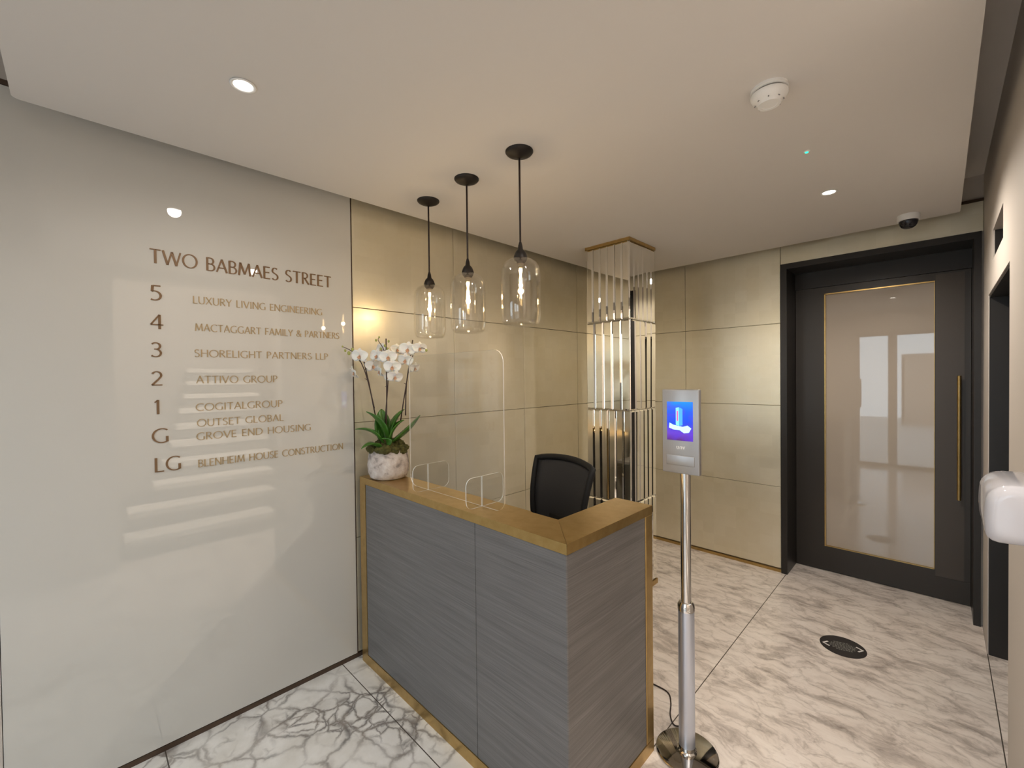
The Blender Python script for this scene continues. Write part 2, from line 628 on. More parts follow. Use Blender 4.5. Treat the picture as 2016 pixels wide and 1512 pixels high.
# right wall: door recess y -1.35..-0.358, niche above it, stair opening y -3.55..-2.33
XW = W + 0.16
b = MB()
for y0, y1, z0, z1 in ((-4.95, -3.55, 0, HC), (-3.55, -2.33, 2.35, HC), (-2.33, -1.35, 0, HC), (-1.35, -0.358, 1.907, 2.045),
                       (-1.35, -1.11, 2.045, HC), (-1.11, -0.633, 2.185, HC), (-0.633, -0.358, 2.045, HC), (-0.358, 0.0, 0, HC)):
    b.box((W, y0, z0), (XW, y1, z1))
b.box((XW, -1.6, 0), (XW + 0.09, 0.0, HC))
struct(b.build('wall_right', 'wall_paint'))
b = MB()    # dark lining of the niche: far reveal and back
b.box((W + 0.006, -0.639, 2.045), (XW, -0.633, 2.185))
b.box((XW - 0.006, -1.11, 2.045), (XW, -0.639, 2.185))
b.box((W + 0.006, -1.11, 2.045), (XW - 0.006, -0.639, 2.05))
struct(b.build('trim_5', 'door_frame'))

# door 2: in the side recess
d2 = thing('door_2', (W, -0.854, 0), None, None)
struct(d2)
b = MB()
b.box((0.004, 0.484, 0), (0.155, 0.496, 1.907))
b.box((0.004, -0.496, 0), (0.155, -0.484, 1.907))
b.box((0.004, -0.484, 1.893), (0.155, 0.484, 1.907))
b.build('door_lining', 'door_frame', d2)
b = MB()
b.box((0.11, -0.482, 0.006), (0.15, 0.482, 1.892), 0.002, 1)
b.build('door_leaf', 'door', d2)

# door 1: back wall, deep-set with a glazed leaf
d1 = thing('door_1', (1.379, 0.0, 0), None, None)
struct(d1)
DW = 1.023
b = MB()
b.box((0.0, -0.028, 0), (0.04, 0.33, 2.327))
b.box((DW - 0.03, -0.028, 0), (DW, 0.33, 2.327))
b.box((0.04, -0.028, 2.287), (DW - 0.03, 0.33, 2.327))
b.box((0.04, 0.24, 2.165), (DW - 0.03, 0.33, 2.287))
b.build('door_frame', 'door_frame', d1)
b = MB()
px0, px1, pz0, pz1 = 1.605 - 1.379, 2.205 - 1.379, 0.19, 2.112
b.box((0.042, 0.25, 0.004), (px0, 0.30, 2.163))
b.box((px1, 0.25, 0.004), (DW - 0.032, 0.30, 0.15))
b.box((px0, 0.25, 0.004), (px1, 0.30, pz0))
b.box((px0, 0.25, pz1), (px1, 0.30, 2.163))
b.box((px1, 0.252, 0.15), (DW - 0.032, 0.30, 2.163))
b.build('door_leaf', 'door', d1)
b = MB()
b.box((px1 + 0.004, 0.2485, 0.152), (DW - 0.06, 0.252, 2.150))
b.build('stile_panel', 'door_stile', d1)
b = MB()
b.box((px0, 0.27, pz0), (px1, 0.275, pz1))
b.build('door_pane', 'door_pane', d1)
b = MB()
w = 0.008
b.box((px0, 0.247, pz0), (px0 + w, 0.27, pz1))
b.box((px1 - 0.003, 0.252, pz0), (px1, 0.27, pz1))
b.box((px0, 0.247, pz1 - w), (px1, 0.27, pz1))
b.box((px0, 0.252, pz0), (px1, 0.27, pz0 + 0.005))
b.build('glazing_bead', 'brass', d1)
b = MB()
hx = 2.317 - 1.379
b.tube([(hx, 0.205, 0.685), (hx, 0.205, 1.482)], 0.010, 14)
b.tube([(hx, 0.205, 0.80), (hx, 0.25, 0.80)], 0.007, 10)
b.tube([(hx, 0.205, 1.37), (hx, 0.25, 1.37)], 0.007, 10)
b.build('door_handle', 'brass', d1, auto=40)

# street front behind the photographer: plaster wall, glazed doors, a window
b = MB()
YB = YF - 0.2
b.box((-0.15, YB, 0), (0.10, YF, HC))
b.box((0.10, YB, 0), (0.78, YF, 0.3))
b.box((0.10, YB, 2.2), (0.78, YF, HC))
b.box((0.78, YB, 0), (1.22, YF, HC))
b.box((1.22, YB, 2.17), (2.36, YF, HC))
b.box((2.36, YB, 0), (2.66, YF, HC))
struct(b.build('wall_front', 'wall_paint'))
d3 = struct(thing('door_3', (1.22, YF - 0.1, 0), None, None))
b = MB()
for x0, x1 in ((0, 0.06), (0.417, 0.525), (1.08, 1.14)):
    b.box((x0, -0.03, 0), (x1, 0.03, 2.17))
b.box((0.06, -0.03, 2.11), (0.417, 0.03, 2.17))
b.box((0.525, -0.03, 2.11), (1.08, 0.03, 2.17))
b.box((0.06, -0.03, 0), (0.417, 0.03, 0.06))
b.box((0.525, -0.03, 0), (1.08, 0.03, 0.06))
b.build('door_frame', 'front_frame', d3)
b = MB()
b.box((0.06, -0.004, 0.06), (0.417, 0.004, 2.11))
b.box((0.525, -0.004, 0.06), (1.08, 0.004, 2.11))
b.build('door_pane', 'window_glass', d3)
b = MB()
b.tube([(0.60, 0.07, 0.75), (0.60, 0.07, 1.75)], 0.014, 12)
b.tube([(0.60, 0.02, 0.85), (0.60, 0.07, 0.85)], 0.008, 8)
b.tube([(0.60, 0.02, 1.65), (0.60, 0.07, 1.65)], 0.008, 8)
b.build('door_handle', 'front_frame', d3, auto=40)
w1 = struct(thing('window_1', (0.10, YF - 0.1, 0.3), None, None))
b = MB()
for x0, x1 in ((0, 0.04), (0.64, 0.68)):
    b.box((x0, -0.03, 0), (x1, 0.03, 1.9))
b.box((0.04, -0.03, 0), (0.64, 0.03, 0.04))
b.box((0.04, -0.03, 1.86), (0.64, 0.03, 1.9))
b.build('window_frame', 'front_frame', w1)
b = MB()
b.box((0.04, -0.004, 0.04), (0.64, 0.004, 1.86))
b.build('window_pane', 'window_glass', w1)
b = MB()
b.box((-9, -16, -0.16), (11, -4.95, -0.04))
struct(b.build('floor_street', 'paving'))
b = MB()
b.box((1.4, -13.5, -0.04), (9, -13.1, 2.0))
b.box((1.4, -13.52, 2.0), (9, -13.05, 2.08))
struct(b.build('wall_street', 'render'))

# stairwell behind the right wall, seen only mirrored in the glass directory
b = MB()
y_lo = [-3.5, -3.46, -3.25, -3.14, -3.05, -2.97, -2.9, -2.82, -2.75, -2.7]
y_hi = [-2.34, -2.27, -2.2, -2.14, -2.1, -2.05, -2.02, -1.98, -1.95, -1.92]
for i in range(10):
    x0, z1 = 2.62 + 0.27 * i, 0.168 * (i + 1)
    b.box((x0, y_lo[i], 0.0), (x0 + 0.275, y_hi[i], z1 - 0.055))
struct(b.build('trim_6', 'riser'))
b = MB()
for i in range(10):
    x0, z1 = 2.62 + 0.27 * i, 0.168 * (i + 1)
    b.box((x0 - 0.02, y_lo[i], z1 - 0.055), (x0 + 0.275, y_hi[i], z1), 0.004, 1)
struct(b.build('trim_7', 'tread'))
b = MB()
b.box((2.66, -3.75, -0.12), (5.6, -1.6, 0.0))
struct(b.build('floor_stair', 'riser'))
b = MB()
b.box((XW, -3.85, 0), (5.6, -3.75, 3.1))
b.box((2.66, -1.7, 0), (5.6, -1.6, 3.1))
b.box((5.5, -3.75, 0), (5.6, -1.7, 3.1))
b.box((2.56, -3.85, 3.0), (5.6, -1.6, 3.1))
b.box((XW - 0.05, -3.85, HC), (XW + 0.09, -1.6, 3.1))
struct(b.build('wall_stair', 'wall_paint'))

# ------------------------------------------------------------------ lettering: a humanist stroke alphabet
def arc(cx, cy, rx, ry, a0, a1, n=14):
    return [(cx + rx * math.cos(R(a0 + (a1 - a0) * i / n)), cy + ry * math.sin(R(a0 + (a1 - a0) * i / n))) for i in range(n + 1)]


GL = {
    'A': (0.70, [[(0.03, 0), (0.35, 1)], [(0.35, 1), (0.67, 0)], [(0.15, 0.34), (0.56, 0.34)]]),
    'B': (0.56, [[(0.08, 0), (0.08, 1)], [(0.08, 0.98), (0.28, 0.98)] + arc(0.27, 0.755, 0.19, 0.225, 90, -90, 10) + [(0.08, 0.53)],
                 [(0.08, 0.53), (0.28, 0.53)] + arc(0.28, 0.275, 0.24, 0.255, 90, -90, 10) + [(0.08, 0.02)]]),
    'C': (0.72, [arc(0.46, 0.5, 0.41, 0.49, 52, 308, 22)]),
    'D': (0.76, [[(0.08, 0), (0.08, 1)], [(0.08, 0.98), (0.28, 0.98)] + arc(0.28, 0.5, 0.42, 0.48, 90, -90, 16) + [(0.08, 0.02)]]),
    'E': (0.52, [[(0.08, 0), (0.08, 1)], [(0.08, 0.97), (0.48, 0.97)], [(0.08, 0.53), (0.44, 0.53)], [(0.08, 0.03), (0.50, 0.03)]]),
    'F': (0.49, [[(0.08, 0), (0.08, 1)], [(0.08, 0.97), (0.47, 0.97)], [(0.08, 0.52), (0.43, 0.52)]]),
    'G': (0.78, [arc(0.46, 0.5, 0.41, 0.49, 52, 290, 22) + [(0.70, 0.09)], [(0.70, 0.06), (0.70, 0.45)]]),
    'H': (0.72, [[(0.08, 0), (0.08, 1)], [(0.64, 0), (0.64, 1)], [(0.08, 0.52), (0.64, 0.52)]]),
    'I': (0.22, [[(0.11, 0), (0.11, 1)]]),
    'L': (0.48, [[(0.08, 0), (0.08, 1)], [(0.08, 0.03), (0.47, 0.03)]]),
    'M': (0.90, [[(0.07, 0), (0.16, 1)], [(0.16, 1), (0.45, 0.10)], [(0.45, 0.10), (0.74, 1)], [(0.74, 1), (0.83, 0)]]),
    'N': (0.74, [[(0.08, 0), (0.08, 1)], [(0.08, 1), (0.66, 0)], [(0.66, 0), (0.66, 1)]]),
    'O': (0.90, [arc(0.45, 0.5, 0.40, 0.49, 90, 450, 30)]),
    'P': (0.54, [[(0.08, 0), (0.08, 1)], [(0.08, 0.98), (0.26, 0.98)] + arc(0.26, 0.735, 0.22, 0.245, 90, -90, 10) + [(0.08, 0.49)]]),
    'R': (0.60, [[(0.08, 0), (0.08, 1)], [(0.08, 0.98), (0.26, 0.98)] + arc(0.26, 0.75, 0.21, 0.23, 90, -90, 10) + [(0.08, 0.52)], [(0.24, 0.52), (0.57, 0)]]),
    'S': (0.52, [arc(0.27, 0.75, 0.19, 0.235, 40, 215, 12) + [(0.2, 0.565), (0.33, 0.48)] + arc(0.25, 0.255, 0.215, 0.245, 40, -145, 12)]),
    'T': (0.64, [[(0.32, 0), (0.32, 1)], [(0.02, 0.97), (0.62, 0.97)]]),
    'U': (0.70, [[(0.08, 1), (0.08, 0.36)] + arc(0.35, 0.33, 0.27, 0.32, 180, 360, 14) + [(0.62, 0.36), (0.62, 1)]]),
    'V': (0.68, [[(0.03, 1), (0.34, 0)], [(0.34, 0), (0.65, 1)]]),
    'W': (1.02, [[(0.02, 1), (0.27, 0)], [(0.27, 0), (0.51, 0.96)], [(0.51, 0.96), (0.76, 0)], [(0.76, 0), (1.0, 1)]]),
    'X': (0.66, [[(0.04, 1), (0.62, 0)], [(0.03, 0), (0.61, 1)]]),
    'Y': (0.62, [[(0.02, 1), (0.31, 0.48)], [(0.31, 0.48), (0.60, 1)], [(0.31, 0.48), (0.31, 0)]]),
    '&': (0.76, [[(0.72, 0.0), (0.22, 0.62)] + arc(0.33, 0.79, 0.16, 0.18, 200, 0, 10) + [(0.45, 0.66), (0.20, 0.48)] + arc(0.29, 0.26, 0.22, 0.24, 130, 300, 12) + [(0.60, 0.20), (0.68, 0.5)]]),
    '1': (0.50, [[(0.12, 0.82), (0.29, 0.98)], [(0.29, 1.0), (0.29, 0)]]),
    '2': (0.56, [arc(0.27, 0.73, 0.21, 0.25, 155, -25, 12) + [(0.36, 0.45), (0.05, 0.04)], [(0.04, 0.04), (0.53, 0.04)]]),
    '3': (0.54, [arc(0.23, 0.755, 0.21, 0.225, 145, -80, 12), [(0.16, 0.54), (0.26, 0.54)] + arc(0.22, 0.275, 0.25, 0.265, 80, -140, 12)]),
    '4': (0.58, [[(0.41, 1), (0.04, 0.30)], [(0.03, 0.30), (0.57, 0.30)], [(0.41, 1), (0.41, 0)]]),
    '5': (0.54, [[(0.13, 0.97), (0.48, 0.97)], [(0.13, 0.98), (0.10, 0.58)], [(0.10, 0.58)] + arc(0.20, 0.315, 0.28, 0.305, 100, -125, 14)]),
    'u': (0.56, [[(0.08, 0.62), (0.08, 0.25)] + arc(0.27, 0.24, 0.19, 0.2, 180, 360, 10) + [(0.46, 0.62)]]),
    'n': (0.56, [[(0.08, 0.04), (0.08, 0.40)] + arc(0.27, 0.40, 0.19, 0.2, 180, 0, 10) + [(0.46, 0.04)]]),
    'v': (0.52, [[(0.04, 0.62), (0.24, 0.04)], [(0.24, 0.04), (0.46, 0.66)]]),
    '<': (0.5, [[(0.45, 0.95), (0.08, 0.5), (0.45, 0.05)]]),
    '>': (0.5, [[(0.05, 0.95), (0.42, 0.5), (0.05, 0.05)]]),
    ' ': (0.36, []),
}


def text_mesh(txt, length, cap, depth=0.003, weight=1.0, track=0.075):
    """letters in the local xz plane (x along the line), facing -y"""
    total = sum(GL[c][0] for c in txt) + track * (len(txt) - 1)
    kx = length / (total * cap)
    b = MB()
    words = [b]
    x = 0.0
    for c in txt:
        wd, strokes = GL[c]
        if c == ' ':
            b = MB()
            words.append(b)
        for st in strokes:
            P = [Vector(((x + p[0]) * kx, p[1])) for p in st]
            Q = [P[0]]
            for p in P[1:]:
                if (p - Q[-1]).length > 1e-4:
                    Q.append(p)
            P = Q
            n = len(P)
            L_, R_ = [], []
            closed = (P[0] - P[-1]).length < 1e-3
            for i in range(n):
                a = P[i - 1] if i else (P[-2] if closed else P[0])
                d = P[i + 1] if i < n - 1 else (P[1] if closed else P[-1])
                t = (d - a).normalized()
                th = 0.068 + 0.062 * abs(t.y) ** 1.5
                if n == 2 and t.x * t.y > 0 and abs(t.x) > 0.12:
                    th *= 0.74
                th *= weight
                if not closed and i in (0, n - 1):
                    th *= 1.16
                nn = Vector((-t.y, t.x)) * th / 2
                L_.append(P[i] + nn)
                R_.append(P[i] - nn)
            f = lambda p, y: (p.x * cap, y, p.y * cap)
            fl = [b.bm.verts.new(f(p, -depth)) for p in L_]
            fr = [b.bm.verts.new(f(p, -depth)) for p in R_]
            bl = [b.bm.verts.new(f(p, 0)) for p in L_]
            br = [b.bm.verts.new(f(p, 0)) for p in R_]
            for i in range(n - 1):
                b.face([fl[i], fr[i], fr[i + 1], fl[i + 1]])
                b.face([bl[i], fl[i], fl[i + 1], bl[i + 1]])
                b.face([fr[i], br[i], br[i + 1], fr[i + 1]])
            b.face([fl[0], bl[0], br[0], fr[0]])
            b.face([fl[-1], fr[-1], br[-1], bl[-1]])
        x += wd + track
    return words


# glass directory on the left wall
gd = thing('glass_directory', (0, -3.335, 0.022), 'tall pale back-painted glass wall panel lettered in bronze with the floor directory', 'sign')
b = MB()
b.box((-0.012, -0.618, 0.004), (0.0, 0.619, 2.482), 0.0012, 1)
b.build('glass_panel', 'backglass', gd)
b = MB()
b.box((-0.015, 0.619, 0.0), (0.0015, 0.6225, 2.482))
b.build('edge_trim', 'brown_trim', gd)


def wall_text(name, txt, y0, y1, z0, cap, m, weight=1.0, label=None):
    for wb, wt in zip(text_mesh(txt, y1 - y0, cap, 0.0025, weight), txt.split(' ')):
        o = wb.build(name, m, gd, keep=True)
        o.location = (0.0, y0 + 3.335, z0 - 0.022)
        o.rotation_euler = (0, 0, PI / 2)
        if label:
            o['label'] = label + ' ' + wt


wall_text('title_lettering', 'TWO BABMAES STREET', -3.546, -2.824, 1.977, 0.0565, 'letter', 0.98, 'large bronze heading word')
for t_, y0, y1, z0, z1 in (('5', -3.547, -3.509, 1.829, 1.889), ('4', -3.549, -3.506, 1.714, 1.772), ('3', -3.548, -3.512, 1.602, 1.660), ('2', -3.55, -3.512, 1.487, 1.544),
                           ('1', -3.547, -3.517, 1.372, 1.429), ('G', -3.551, -3.497, 1.256, 1.313), ('LG', -3.545, -3.459, 1.139, 1.196)):
    wall_text('floor_number', t_, y0, y1, z0, z1 - z0, 'letter', 1.0, 'bronze floor mark')
for t_, y0, y1, z0 in (('LUXURY LIVING ENGINEERING', -3.408, -2.873, 1.831), ('MACTAGGART FAMILY & PARTNERS', -3.403, -2.787, 1.716), ('SHORELIGHT PARTNERS LLP', -3.407, -2.847, 1.606),
                       ('ATTIVO GROUP', -3.402, -3.087, 1.494), ('COGITALGROUP', -3.406, -3.067, 1.377), ('OUTSET GLOBAL', -3.403, -3.064, 1.310),
                       ('GROVE END HOUSING', -3.406, -2.938, 1.253), ('BLENHEIM HOUSE CONSTRUCTION', -3.402, -2.777, 1.138)):
    wall_text('company_lettering', t_, y0, y1, z0, 0.031, 'letter_gold', 1.0, 'pale gold lettering word')

# ------------------------------------------------------------------ reception desk
dk = thing('reception_desk', (0.05, YD, 0), 'L-shaped reception desk clad in slate grey cloth panels with brass edging', 'desk')
DX, SY = 1.418 - 0.05, -2.151 - YD     # local length along x, depth of the return
TW = 0.165
zt0 = DT - 0.034


def desk_part(name, m, fn, **kw):
    b = MB()
    fn(b)
    return b.build(name, m, dk, **kw)


# counter top: two mitred brass leaves
def top_long(b):
    b.prism([(-0.012, 0.0), (DX, 0.0), (DX - TW, TW), (-0.012, TW)], zt0, DT)


def top_short(b):
    b.prism([(DX, 0.0012), (DX, SY), (DX - TW, SY), (DX - TW, TW + 0.0012)], zt0, DT)


desk_part('counter_top', 'brass', top_long)
desk_part('counter_top', 'brass', top_short)
desk_part('edge_strip', 'brass', lambda b: b.prism([(-0.012, 0.0525), (0.047, 0.0525), (0.047, DT - 0.0345), (-0.012, DT - 0.0345)], 0.0, 0.02, axis=1))
desk_part('edge_strip', 'brass', lambda b: b.box((DX - 0.022, SY - 0.055, 0.0525), (DX, SY, zt0 - 0.0005), 0.002, 1))
desk_part('base_strip', 'brass', lambda b: b.prism([(-0.012, 0.0), (DX, 0.0), (DX - 0.02, 0.02), (-0.012, 0.02)], 0.0, 0.052))
desk_part('base_strip', 'brass', lambda b: b.prism([(DX, 0.0), (DX, SY), (DX - 0.02, SY), (DX - 0.02, 0.02)], 0.0, 0.052))
JX = 0.979 - 0.05
desk_part('front_panel', 'cloth', lambda b: b.box((0.0475, 0.0025, 0.0525), (JX - 0.001, 0.02, zt0 - 0.001), 0.0015, 1))
desk_part('front_panel', 'cloth', lambda b: b.box((JX + 0.001, 0.0025, 0.0525), (DX - 0.004, 0.02, zt0 - 0.001), 0.0015, 1))
desk_part('side_panel', 'cloth', lambda b: b.box((DX - 0.02, 0.0045, 0.0525), (DX - 0.0025, SY - 0.0555, zt0 - 0.001), 0.0015, 1))


def carcass(b):
    b.box((0.0, 0.0205, 0.0), (DX - TW + 0.01, 0.15, zt0 - 0.001))
    b.box((DX - TW + 0.012, 0.0205, 0.0), (DX - 0.0225, SY - 0.002, zt0 - 0.001))


desk_part('carcass', 'door_frame', carcass)
desk_part('worktop', 'grey_plastic', lambda b: b.box((0.0, 0.151, 0.71), (DX - TW + 0.011, 0.56, 0.735), 0.002, 1))

def pigeon(b):
    for z in (0.735, 0.80, 0.865, 0.925):
        b.box((0.02, 0.151, z), (0.95, 0.30, z + 0.008))
    for x in (0.02, 0.25, 0.48, 0.71, 0.942):
        b.box((x, 0.151, 0.743), (x + 0.008, 0.30, 0.925))


desk_part('pigeonholes', 'brass', pigeon)
desk_part('led_strip', 'led', lambda b: b.box((0.02, 0.152, zt0 - 0.008), (DX - TW - 0.02, 0.160, zt0 - 0.001)))

# acrylic screen on the counter
sc_ = thing('acrylic_screen', (0.70, -2.619, DT), 'clear acrylic sneeze screen with rounded top corners on the brass counter', 'screen')


def rrect(x0, x1, z0, z1, r, n=6, corners=(1, 1, 1, 1)):
    P = []
    for (cx, cz, a, k) in ((x1 - r, z0 + r, -90, corners[1]), (x1 - r, z1 - r, 0, corners[2]), (x0 + r, z1 - r, 90, corners[3]), (x0 + r, z0 + r, 180, corners[0])):
        if k:
            P += [(cx + r * math.cos(R(a + 90 * i / n)), cz + r * math.sin(R(a + 90 * i / n))) for i in range(n + 1)]
        else:
            P.append((cx + (r if a in (-90, 0) else -r), cz + (r if a in (0, 90) else -r)))
    return P


def sheet(name, outline, d0, d1, axis, edge_w=0.0022):
    """acrylic sheet: two clear faces (slot 0) and edges whitened for the light they gather (slot 1)"""
    b = MB()
    b.prism(outline, d0, d1, axis)
    n = len(outline)
    for f in b.bm.faces:
        f.material_index = 0 if len(f.verts) == n else 1
    return b.build(name, ['acrylic', 'acrylic_edge' if name != 'clear_sheet' else 'acrylic_soft_edge'], sc_)


sheet('clear_sheet', rrect(-0.30, 0.358, 0.001, 0.624, 0.05), -0.0022, 0.0022, 1)
for fx in (-0.151, 0.226):
    for s0, s1, cr in ((-0.082, -0.0023, (1, 0, 0, 1)), (0.0023, 0.118, (0, 1, 1, 0))):
        sheet('cross_foot', rrect(s0, s1, 0.0005, 0.122, 0.03, corners=cr), fx - 0.0018, fx + 0.0018, 0)

# ------------------------------------------------------------------ potted orchid
po = thing('potted_orchid', (0.168, -2.608, DT), 'white phalaenopsis orchid with mossy soil in a weathered pale pot on the desk end', 'plant')
b = MB()
prof = [(0.0, 0.0), (0.082, 0.0), (0.094, 0.008), (0.104, 0.035), (0.107, 0.07), (0.103, 0.11), (0.095, 0.148), (0.093, 0.158), (0.087, 0.158), (0.085, 0.14), (0.0, 0.135)]
b.lathe(prof, n=48, cap0=False, cap1=False)
for v in b.bm.verts:
    a = math.atan2(v.co.y, v.co.x)
    v.co.x *= 1 + 0.012 * math.sin(3 * a + v.co.z * 30)
    v.co.y *= 1 + 0.012 * math.sin(2 * a + 1 + v.co.z * 20)
b.build('pot', 'pot', po, smooth=True)
KX = 2.28 / 849.24
RT = Vector((0.7094, 0.7047, 0))       # picture-right direction on the floor plan
TW_ = Vector((0.7047, -0.7094, 0))     # towards the viewer


def pv(px, py, d=0.0):
    return RT * ((px - 763) * KX) + TW_ * d + Vector((0, 0, (940 - py) * KX))


b = MB()
rnd = random.Random(3)
for i in range(40):
    a = i * 2.399
    rr = 0.088 * math.sqrt((i + 0.5) / 40)
    c = Vector((rr * math.cos(a), rr * math.sin(a), 0.160 + rnd.uniform(0, 0.02) - 0.016 * (rr > 0.06)))
    rad = rnd.uniform(0.022, 0.036)
    bm = bmesh.new()
    bmesh.ops.create_icosphere(bm, subdivisions=3, radius=rad)
    for v in bm.verts:
        n = v.co.normalized()
        v.co *= 1 + 0.16 * math.sin(n.x * 19 + i) * math.sin(n.y * 17 + 2 * i) + 0.1 * rnd.uniform(-1, 1)
        v.co.z *= 0.75
    b.merge(bm, Matrix.Translation(c))
tag(b.build('moss', 'moss', po, smooth=True))


def leaf(base, tip, width, sag, name='leaf'):
    base, tip = Vector(base), Vector(tip)
    d = tip - base
    side = d.cross(Vector((0, 0, 1)))
    if side.length < 1e-4:
        side = RT.copy()
    side.normalize()
    up = side.cross(d).normalized()
    b = MB()
    rows = []
    n, m_ = 14, 6
    for i in range(n + 1):
        t = i / n
        c = base + d * t + up * (sag * 4 * t * (1 - t)) - Vector((0, 0, 1)) * 0.02 * t * t
        wv = width * (math.sin(PI * min(1, 0.10 + 0.90 * t) ** 0.85) ** 0.7 if t < 0.999 else 0.02)
        if t > 0.85:
            wv = max(wv, width * 0.05)
        row = []
        for j in range(m_ + 1):
            s_ = j / m_ * 2 - 1
            row.append(b.bm.verts.new(c + side * (s_ * wv / 2) + up * (abs(s_) ** 1.3 * wv * 0.22)))
        rows.append(row)
    for i in range(n):
        for j in range(m_):
            b.face([rows[i][j], rows[i + 1][j], rows[i + 1][j + 1], rows[i][j + 1]])
    o = b.build(name, 'orchid_leaf', po, smooth=True)
    md = o.modifiers.new('thick', 'SOLIDIFY')
    md.thickness = 0.0025
    return o


for bx, by, bd, tx, ty, td, wd, sg in ((757, 872, 0.0, 727, 802, 0.05, 0.060, 0.02), (750, 866, -0.02, 745, 800, -0.05, 0.052, 0.01), (757, 872, 0.04, 711, 834, 0.09, 0.042, 0.02),
                                       (757, 884, 0.07, 728, 868, 0.14, 0.042, 0.02), (770, 868, 0.0, 793, 800, -0.03, 0.058, 0.014), (772, 865, 0.05, 797, 820, 0.02, 0.050, 0.010),
                                       (775, 872, 0.03, 827, 812, 0.0, 0.060, -0.02), (752, 876, -0.03, 740, 822, -0.06, 0.045, 0.01), (770, 874, 0.08, 762, 852, 0.10, 0.04, 0.01)):
    leaf(pv(bx, by, bd), pv(tx, ty, td), wd * 1.6, sg)


def bez(P, n=18):
    P = [Vector(p) for p in P]
    out = []
    for i in range(n + 1):
        t = i / n
        Q = P[:]
        while len(Q) > 1:
            Q = [Q[k].lerp(Q[k + 1], t) for k in range(len(Q) - 1)]
        out.append(Q[0])
    return out


stems = [
    [pv(738, 805, 0.01), pv(730, 760, 0.02), pv(722, 720, 0.02), pv(712, 690, 0.02), pv(690, 690, 0.03), pv(681, 684, 0.03)],
    [pv(757, 850, 0.0), pv(760, 780, 0.0), pv(768, 745, 0.01), pv(776, 715, 0.02), pv(762, 670, 0.03), pv(745, 680, 0.04), pv(751, 668, 0.03)],
    [pv(796, 820, -0.02), pv(797, 770, -0.02), pv(800, 730, -0.01), pv(806, 690, 0.0), pv(830, 680, 0.01), pv(842, 692, 0.02)],
]
for st in stems:
    pts = bez(st, 26)
    b = MB()
    b.tube(pts, [0.0034 - 0.0018 * i / 26 for i in range(27)], 8)
    for k in (7, 10, 13):
        p = pts[k]
        b.tube([p, p + RT * 0.014 * (-1) ** k + Vector((0, 0, 0.008))], [0.002, 0.0012], 6)
    b.build('stem', 'stem', po, smooth=True)
for a, c in ((pv(735, 800, 0.0), pv(719, 712, 0.01)), (pv(761, 860, 0.01), pv(763, 669, 0.01)), (pv(792, 800, -0.01), pv(814, 672, 0.0))):
    b = MB()
    b.tube([a + (a - c) * 0.25, a, a.lerp(c, 0.5) + RT * 0.002, c], 0.0031, 8)
    b.build('stake', 'stem', po, smooth=True)


def petal_mesh(b, M4, L, Wd, cup, n=8, m_=6, notch=0.0):
    rows = []
    for i in range(n + 1):
        t = i / n
        wv = Wd * (math.sin(PI * (0.06 + 0.94 * t) ** 0.8) ** 0.55 if t < 0.995 else 0.12)
        row = []
        for j in range(m_ + 1):
            s_ = j / m_ * 2 - 1
            row.append(b.bm.verts.new(M4 @ Vector((L * t - notch * (t > 0.9) * abs(s_) * 0.004, s_ * wv / 2, cup * (t * t) + 0.18 * wv * abs(s_) ** 2))))
        rows.append(row)
    for i in range(n):
        for j in range(m_):
            b.face([rows[i][j], rows[i + 1][j], rows[i + 1][j + 1], rows[i][j + 1]])


def flower(px, py, d, yaw=0.0, pitch=0.0, size=1.0, spin=0.0):
    size *= 1.16
    """a phalaenopsis bloom facing the viewer, turned by yaw and pitch"""
    b = MB()
    for ang, L, Wd in ((90, 0.034, 0.026), (215, 0.034, 0.026), (325, 0.034, 0.026)):
        petal_mesh(b, Matrix.Rotation(R(ang + spin), 4, 'Z') @ Matrix.Translation((0.002, 0, -0.001)), L, Wd, -0.003)
    for ang in (18, 162):
        petal_mesh(b, Matrix.Rotation(R(ang + spin), 4, 'Z') @ Matrix.Translation((0.001, 0, 0.001)), 0.040, 0.048, -0.004)
    o = b.build('flower', 'petal', po, smooth=True)
    z = TW_.copy()
    basis = Matrix((RT, Vector((0, 0, 1)), z)).transposed().to_4x4()
    o.matrix_local = Matrix.Translation(pv(px, py, d)) @ basis @ Matrix.Rotation(R(yaw), 4, 'Y') @ Matrix.Rotation(R(pitch), 4, 'X') @ Matrix.Scale(size, 4)
    md = o.modifiers.new('thick', 'SOLIDIFY')
    md.thickness = 0.0007
    c = MB()
    petal_mesh(c, Matrix.Rotation(R(-90 + spin), 4, 'Z') @ Matrix.Translation((0.001, 0, 0.004)), 0.013, 0.011, 0.006, 5, 4)
    for s_ in (50, -50):
        petal_mesh(c, Matrix.Rotation(R(-90 + s_ + spin), 4, 'Z') @ Matrix.Translation((0.001, 0, 0.004)), 0.009, 0.008, 0.008, 4, 4)
    bm = bmesh.new()
    bmesh.ops.create_icosphere(bm, subdivisions=2, radius=0.0038)
    c.merge(bm, Matrix.Translation((0, 0.002, 0.005)))
    c.build('lip', 'lip', o, smooth=True)
    return o


